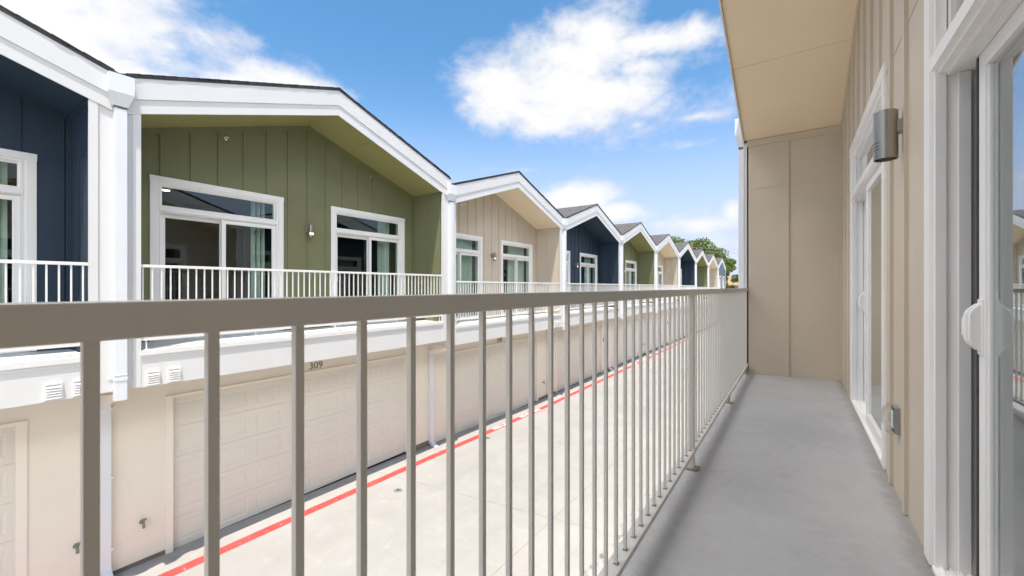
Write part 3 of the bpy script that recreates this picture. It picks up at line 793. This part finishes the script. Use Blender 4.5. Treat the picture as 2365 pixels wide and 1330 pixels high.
for n in range(-1, 8):
    pm, lab, num = ROW[n]; y = C0 + n * PITCH
    extra = {}
    if n == 0: extra = dict(vents=((-2.87, ZC - 1.275), (-2.63, ZC - 1.268)), bibs=((-2.80, ZC - 3.55),), lights=((-3.35, -1.75), (-3.35, .05)))
    if n == -1: extra = dict(vents=((2.62, ZC - 1.265), (2.86, ZC - 1.265)), bibs=((2.94, ZC - 3.56),))
    if n == 1: extra = dict(bibs=((2.85, ZC - 3.56),), vents=((2.55, ZC - 1.25), (2.75, ZC - 1.25)))
    if n == 2: extra = dict(plates=((2.62, ZC - 2.55),))
    if n == 3: extra = dict(bibs=((2.9, ZC - 3.55),), vents=((2.6, ZC - 1.25),))
    if n == 4: extra = dict(plates=((2.62, ZC - 2.55),))
    townhouse(OPP, OPP_DOOR, (XO, y, DZ[n]), 0, pm, lab, BL[n], num, group='gabled townhouses across the driveway', **extra)
    railing((XO, y, DZ[n]), 0, -2.998, 2.928, RAILWHITE, 'white balcony railing of the ' + SHORT[n], ZC + .315, ZC - .70, Z_FLOOR, .017, .040, .036, [-.04], [-1.5, 1.5, -2.93, 2.87], .03, group='white balcony railings across the driveway', bar_t=.045)
    if n < 4:
        wall_lamp((XO - 1.03 + .115, y - .005, DZ[n] + ZC + 1.045), 0, 'steel cylinder lamp glowing on the wall of the ' + SHORT[n])

# ---- slate blue end house: flat gable front, two tall sash windows
def end_house():
    y = C0 + 8 * PITCH; t = thing('townhouse', 'slate blue end house with a flat gable front and two tall white sash windows', 'house', (XO, y, -.33), 0, 'gabled townhouses across the driveway')
    hl = 3.22; q = MB()
    szz = lambda yy: soffit_z(yy, 3.0)
    wy = (-1.55, 1.25); ww = .68; z0, z1 = ZC - .70, ZC + 1.55
    ysq = [-hl, wy[0] - ww, wy[0] + ww, wy[1] - ww, wy[1] + ww, hl]
    for a, c in ((ysq[0], ysq[1]), (ysq[2], ysq[3]), (ysq[4], ysq[5])): q.box(-.15, .02, a, c, ZC - 1.38, z1)
    for a, c in ((ysq[1], ysq[2]), (ysq[3], ysq[4])): q.box(-.15, .02, a, c, ZC - 1.38, z0)
    q.prism([(-hl, z1), (hl, z1), (hl, szz(hl)), (0, szz(0)), (-hl, szz(-hl))], 'x', -.15, .02)
    q.box(-9.6, -.15, hl - .15, hl, -.5, szz(hl) + .4)
    link('wall', q.mesh('wall'), SLATE, t)
    q = MB(); q.box(-.15, -.01, -hl + .15, hl - .15, z0 - .2, z0 - .1)
    for k in ('gable_fascia',): link(k, OPP[k], FASCIA, t)
    rf = link('roof', OPP['roof'], SHINGLE, t); link('drip_edge', OPP['drip_edge'], ROOFEDGE, rf)
    q = MB(); q.box(.02, .045, -hl, -hl + .16, ZC - 1.38, szz(hl) - .03); q.box(.02, .045, hl - .10, hl, -.5, szz(hl) - .03); link('corner_post', q.mesh('corner_post'), FASCIA, t)
    q = MB(); q.box(-.2, .04, -hl + .16, hl - .10, ZC - 1.40, ZC - 1.381); q.box(-.9, -.2, -hl, hl, ZC - 1.40, ZC - 1.38); link('band', q.mesh('band'), FASCIA, t)
    link('garage_wall', OPP['garage_wall'], CREAM, t); gd = link('garage_door', OPP['garage_door'], GDOOR, t); link('door_trim', OPP['garage_trim'], GTRIM, gd); [link('foundation', OPP[k], FOUND, t) for k in ('foundation_l', 'foundation_r')]
    dsp = link('downspout', OPP['downspout'], ALU, t); link('conductor_box', OPP['conductor_box'], ALU, dsp)
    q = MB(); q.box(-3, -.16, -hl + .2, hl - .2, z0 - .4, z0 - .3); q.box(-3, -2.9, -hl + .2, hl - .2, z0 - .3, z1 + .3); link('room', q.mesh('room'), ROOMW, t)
    for yy in wy:
        q = MB(); c = ww
        q.box(.02, .045, yy - c - .06, yy - c + .05, z0, z1); q.box(.02, .045, yy + c - .05, yy + c + .06, z0, z1)
        q.box(.02, .048, yy - c - .06, yy + c + .06, z1, z1 + .10); q.box(.02, .06, yy - c - .08, yy + c + .08, z0 - .06, z0)
        zm = (z0 + z1) / 2 - .1; q.box(-.06, .018, yy - c + .05, yy + c - .05, zm - .03, zm + .03)
        for d in (-1 / 3, 1 / 3): q.box(-.05, .016, yy + d * c - .016, yy + d * c + .016, z0, zm - .03); q.box(-.05, .016, yy + d * c - .016, yy + d * c + .016, zm + .03, z1)
        f = link('window', q.mesh('window'), VINYL, t)
        g_ = MB(); g_.box(-.04, -.035, yy - c + .03, yy + c - .03, z0, z1); link('pane', g_.mesh('pane'), GLASS, f)
end_house()

# ------------------------------------------------------------------ our own house
XS, CS, DS = -.58, 3.11, -.33
DEP = 1.067
OWN = house_meshes(3.69, 3.69, 3.92, 3.92, DEP, batt0=.10)
OWN_DOOR = sliding_door_meshes(-DEP)
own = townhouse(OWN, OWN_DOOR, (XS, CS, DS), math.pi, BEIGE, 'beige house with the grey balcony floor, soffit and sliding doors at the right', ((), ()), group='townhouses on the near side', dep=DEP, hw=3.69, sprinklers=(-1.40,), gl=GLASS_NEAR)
for ch in list(own.children):
    if ch.name.startswith('balcony_floor'):
        ch.data = ch.data.copy(); ch.data.materials.clear(); ch.data.materials.append(COAT)
        while ch.material_slots and ch.material_slots[0].link == 'OBJECT': ch.material_slots[0].link = 'DATA'
        for v in ch.data.vertices:
            if v.co.z > Z_FLOOR - .02: v.co.z -= max(0, v.co.x + DEP) * .02 - .003
# weatherproof socket cover on our wall
def outlet():
    o = MB(); o.box(-DEP + .0, -DEP + .026, -.048, .048, -.075, .075); f = link('socket_cover', o.mesh('socket_cover', bevel=.004), BRACK, own, (0, -(3.235 - CS), ZC + .33 - .762))
    q = MB(); pr = [(.026, -.088), (.034, -.088), (.060, -.066), (.073, -.03), (.074, .02), (.064, .055), (.045, .080), (.036, .094), (.026, .094)]
    q.prism([(-DEP + a, b) for a, b in pr], 'y', -.052, .052); link('bubble_lid', q.mesh('bubble_lid', bevel=.006), CLEAR, f)
    q = MB(); q.box(-DEP + .026, -DEP + .03, -.03, .03, -.05, .05); q.box(-DEP + .03, -DEP + .04, -.054, -.05, -.03, .03); link('socket_plate', q.mesh('socket_plate', bevel=.002), WHITE, f)
outlet()
wall_lamp((XS + DEP - .081, 3.05, ZC + .70), math.pi, 'big brushed steel cylinder lamp on the beige wall beside the near sliding door', False)
railing((-.585, 3.11, 0), 0, -3.69 - .0, 3.69, TAUPE, 'taupe metal balcony railing running along the grey balcony floor', ZC - .0145, ZC - 1.085, ZC - 1.218, .0125, .039, .040, [-.10], [1.82, -1.95, 3.60], .0555, .1055, STEM, bar_x=.014)
# next houses on our side, beyond the end wall
NEXT = house_meshes(3.0, 2.93, 3.22, 3.22, DEP, batt0=0)
for k, (pm, lab) in enumerate([(NAVY, 'next house on the near side, its white downspout showing past the beige end wall'),
                              (GREEN, 'second house past the beige end wall, seen only mirrored in the windows opposite'),
                              (BEIGE, 'third house past the beige end wall, seen only mirrored in the windows opposite')]):
    yy = CS + 3.92 + 3.22 + k * PITCH
    townhouse(NEXT, OWN_DOOR, (XS, yy, DS - .02), math.pi, pm, lab, (((.1, .5, .6),), ((.2, .6, .6),)), group='townhouses on the near side', dep=DEP)

# ------------------------------------------------------------------ trees, pole, far house beyond the row
def leaf_cloud(mb, c, rad, n, size, rnd):
    for _ in range(n):
        while True:
            p = Vector((rnd.uniform(-1, 1), rnd.uniform(-1, 1), rnd.uniform(-1, 1)))
            if p.length < 1: break
        p = p.normalized() * (p.length ** .45)
        q = Vector(c) + Vector((p.x * rad[0], p.y * rad[1], p.z * rad[2]))
        u = Vector((rnd.gauss(0, 1), rnd.gauss(0, 1), rnd.gauss(0, .6))).normalized(); v = u.orthogonal().normalized(); v.rotate(Matrix.Rotation(rnd.uniform(0, 6.28), 3, u))
        w_ = u.cross(v); s = size * rnd.uniform(.6, 1.4)
        mb.face([q - v * s, q - w_ * s * .45, q + v * s, q + w_ * s * .45])
def tree(x, y, base, h, r, label, seed, clumps=34, leaves=150, size=.20, leaf=LEAF, name='tree', cat='tree', low=.38):
    rnd = random.Random(seed); t = thing(name, label, cat, (x, y, base), 0, None)
    tr = MB(); pts = [Vector((0, 0, -.3))]
    for i in range(1, 6): pts.append(Vector((rnd.gauss(0, .12), rnd.gauss(0, .12), h * .62 * i / 5)))
    for i in range(5): tr.tube(pts[i], pts[i + 1], .30 * (1 - i / 7) * h / 12, .30 * (1 - (i + 1) / 7) * h / 12, 9)
    cr = MB()
    for k in range(clumps):
        a = rnd.uniform(0, 6.283); rr = r * math.sqrt(rnd.uniform(.02, 1)); f = rnd.random()
        zt = h * (low + (1 - low) * (1 - (rr / r) ** 3 * .30)) * (1 - .0)
        z = h * low + (zt - h * low) * (f ** .6)
        c = Vector((rr * math.cos(a), rr * math.sin(a), z - .4)); s = rnd.uniform(.55, 1.15) * r * .30
        leaf_cloud(cr, c, (s, s, s * .7), leaves, size, rnd)
        if k % 2 == 0:
            j = pts[rnd.randint(2, 5)]; mid = j.lerp(c, .5) + Vector((0, 0, -.3)); tr.tube(j, mid, .07, .05, 6); tr.tube(mid, c, .05, .02, 6)
    link('trunk', tr.mesh('trunk', True), BARK, t); link('crown', cr.mesh('crown'), leaf, t)
tree(-17.8, 82, -.5, 14.0, 6.4, 'broad leafy green tree rising behind the utility pole and far roofs', 3, 90, 190)
tree(-11.0, 79, -.5, 10.6, 2.6, 'narrower green tree behind the slate blue end house', 5, 36, 150)
tree(-9.1, 76, -.5, 8.4, 1.7, 'small loose tree just right of the slate blue end house', 11, 18, 90, .18)
for i, (x, y, h, r, lb) in enumerate([(-8.0, 73, 4.2, 1.5, 'dark green bush at the end of the driveway next to the end house'), (-5.6, 75, 4.6, 1.9, 'rounded green bush behind the white post of our balcony'), (-2.6, 76, 4.3, 1.8, 'green bush at the end of the driveway, hidden by the beige end wall')]):
    tree(x, y, -.5, h, r, lb, 20 + i, 22, 140, .14, LEAF2, 'bush', 'bush', .08)
pole = thing('utility_pole', 'brown wooden utility pole in front of the broad green tree', 'utility pole', (-14.2, 73.5, -.5))
q = MB(); q.tube((0, 0, -.5), (0, 0, 12.05), .17, .13, 12); link('shaft', q.mesh('shaft', True), POLEW, pole)
q = MB(); q.box(-.06, .06, -.9, .9, 10.5, 10.62); link('crossarm', q.mesh('crossarm'), POLEW, pole)
q = MB(); q.tube((.25, 0, 9.6), (.25, 0, 10.3), .16, .16, 12); link('transformer', q.mesh('transformer', True), BRACK, pole)
def wire(p, q_, sag, label):
    mb = MB(); n = 16; pts = []
    for i in range(n + 1):
        s = i / n; v = Vector(p).lerp(Vector(q_), s); v.z -= sag * 4 * s * (1 - s); pts.append(v)
    for a, b in zip(pts, pts[1:]): mb.tube(a, b, .022, n=5, caps=False)
    tag(link('power_line', mb.mesh('power_line', True), CABLE), label, 'cable', 'power lines from the utility pole')
wire((-14.2, 73.5, 10.7), (30, 92, 11.2), .9, 'upper grey power line running right from the utility pole')
wire((-14.2, 73.5, 10.2), (30, 92, 10.4), 1.1, 'middle grey power line running right from the utility pole')
wire((-14.2, 73.5, 6.4), (30, 92, 6.4), .8, 'low grey power line passing over the bushes by the end house')
fh = thing('bungalow', 'tan stucco bungalow with a low brown roof behind the bushes', 'house', (-9.0, 98, -.6))
q = MB(); q.box(-7, 7, -3, 3, 0, 5.2); link('wall', q.mesh('wall'), TANW, fh)
q = MB(); q.prism([(-3.5, 5.2), (3.5, 5.2), (0, 7.0)], 'x', -7.4, 7.4); link('roof', q.mesh('roof'), POLEW, fh)
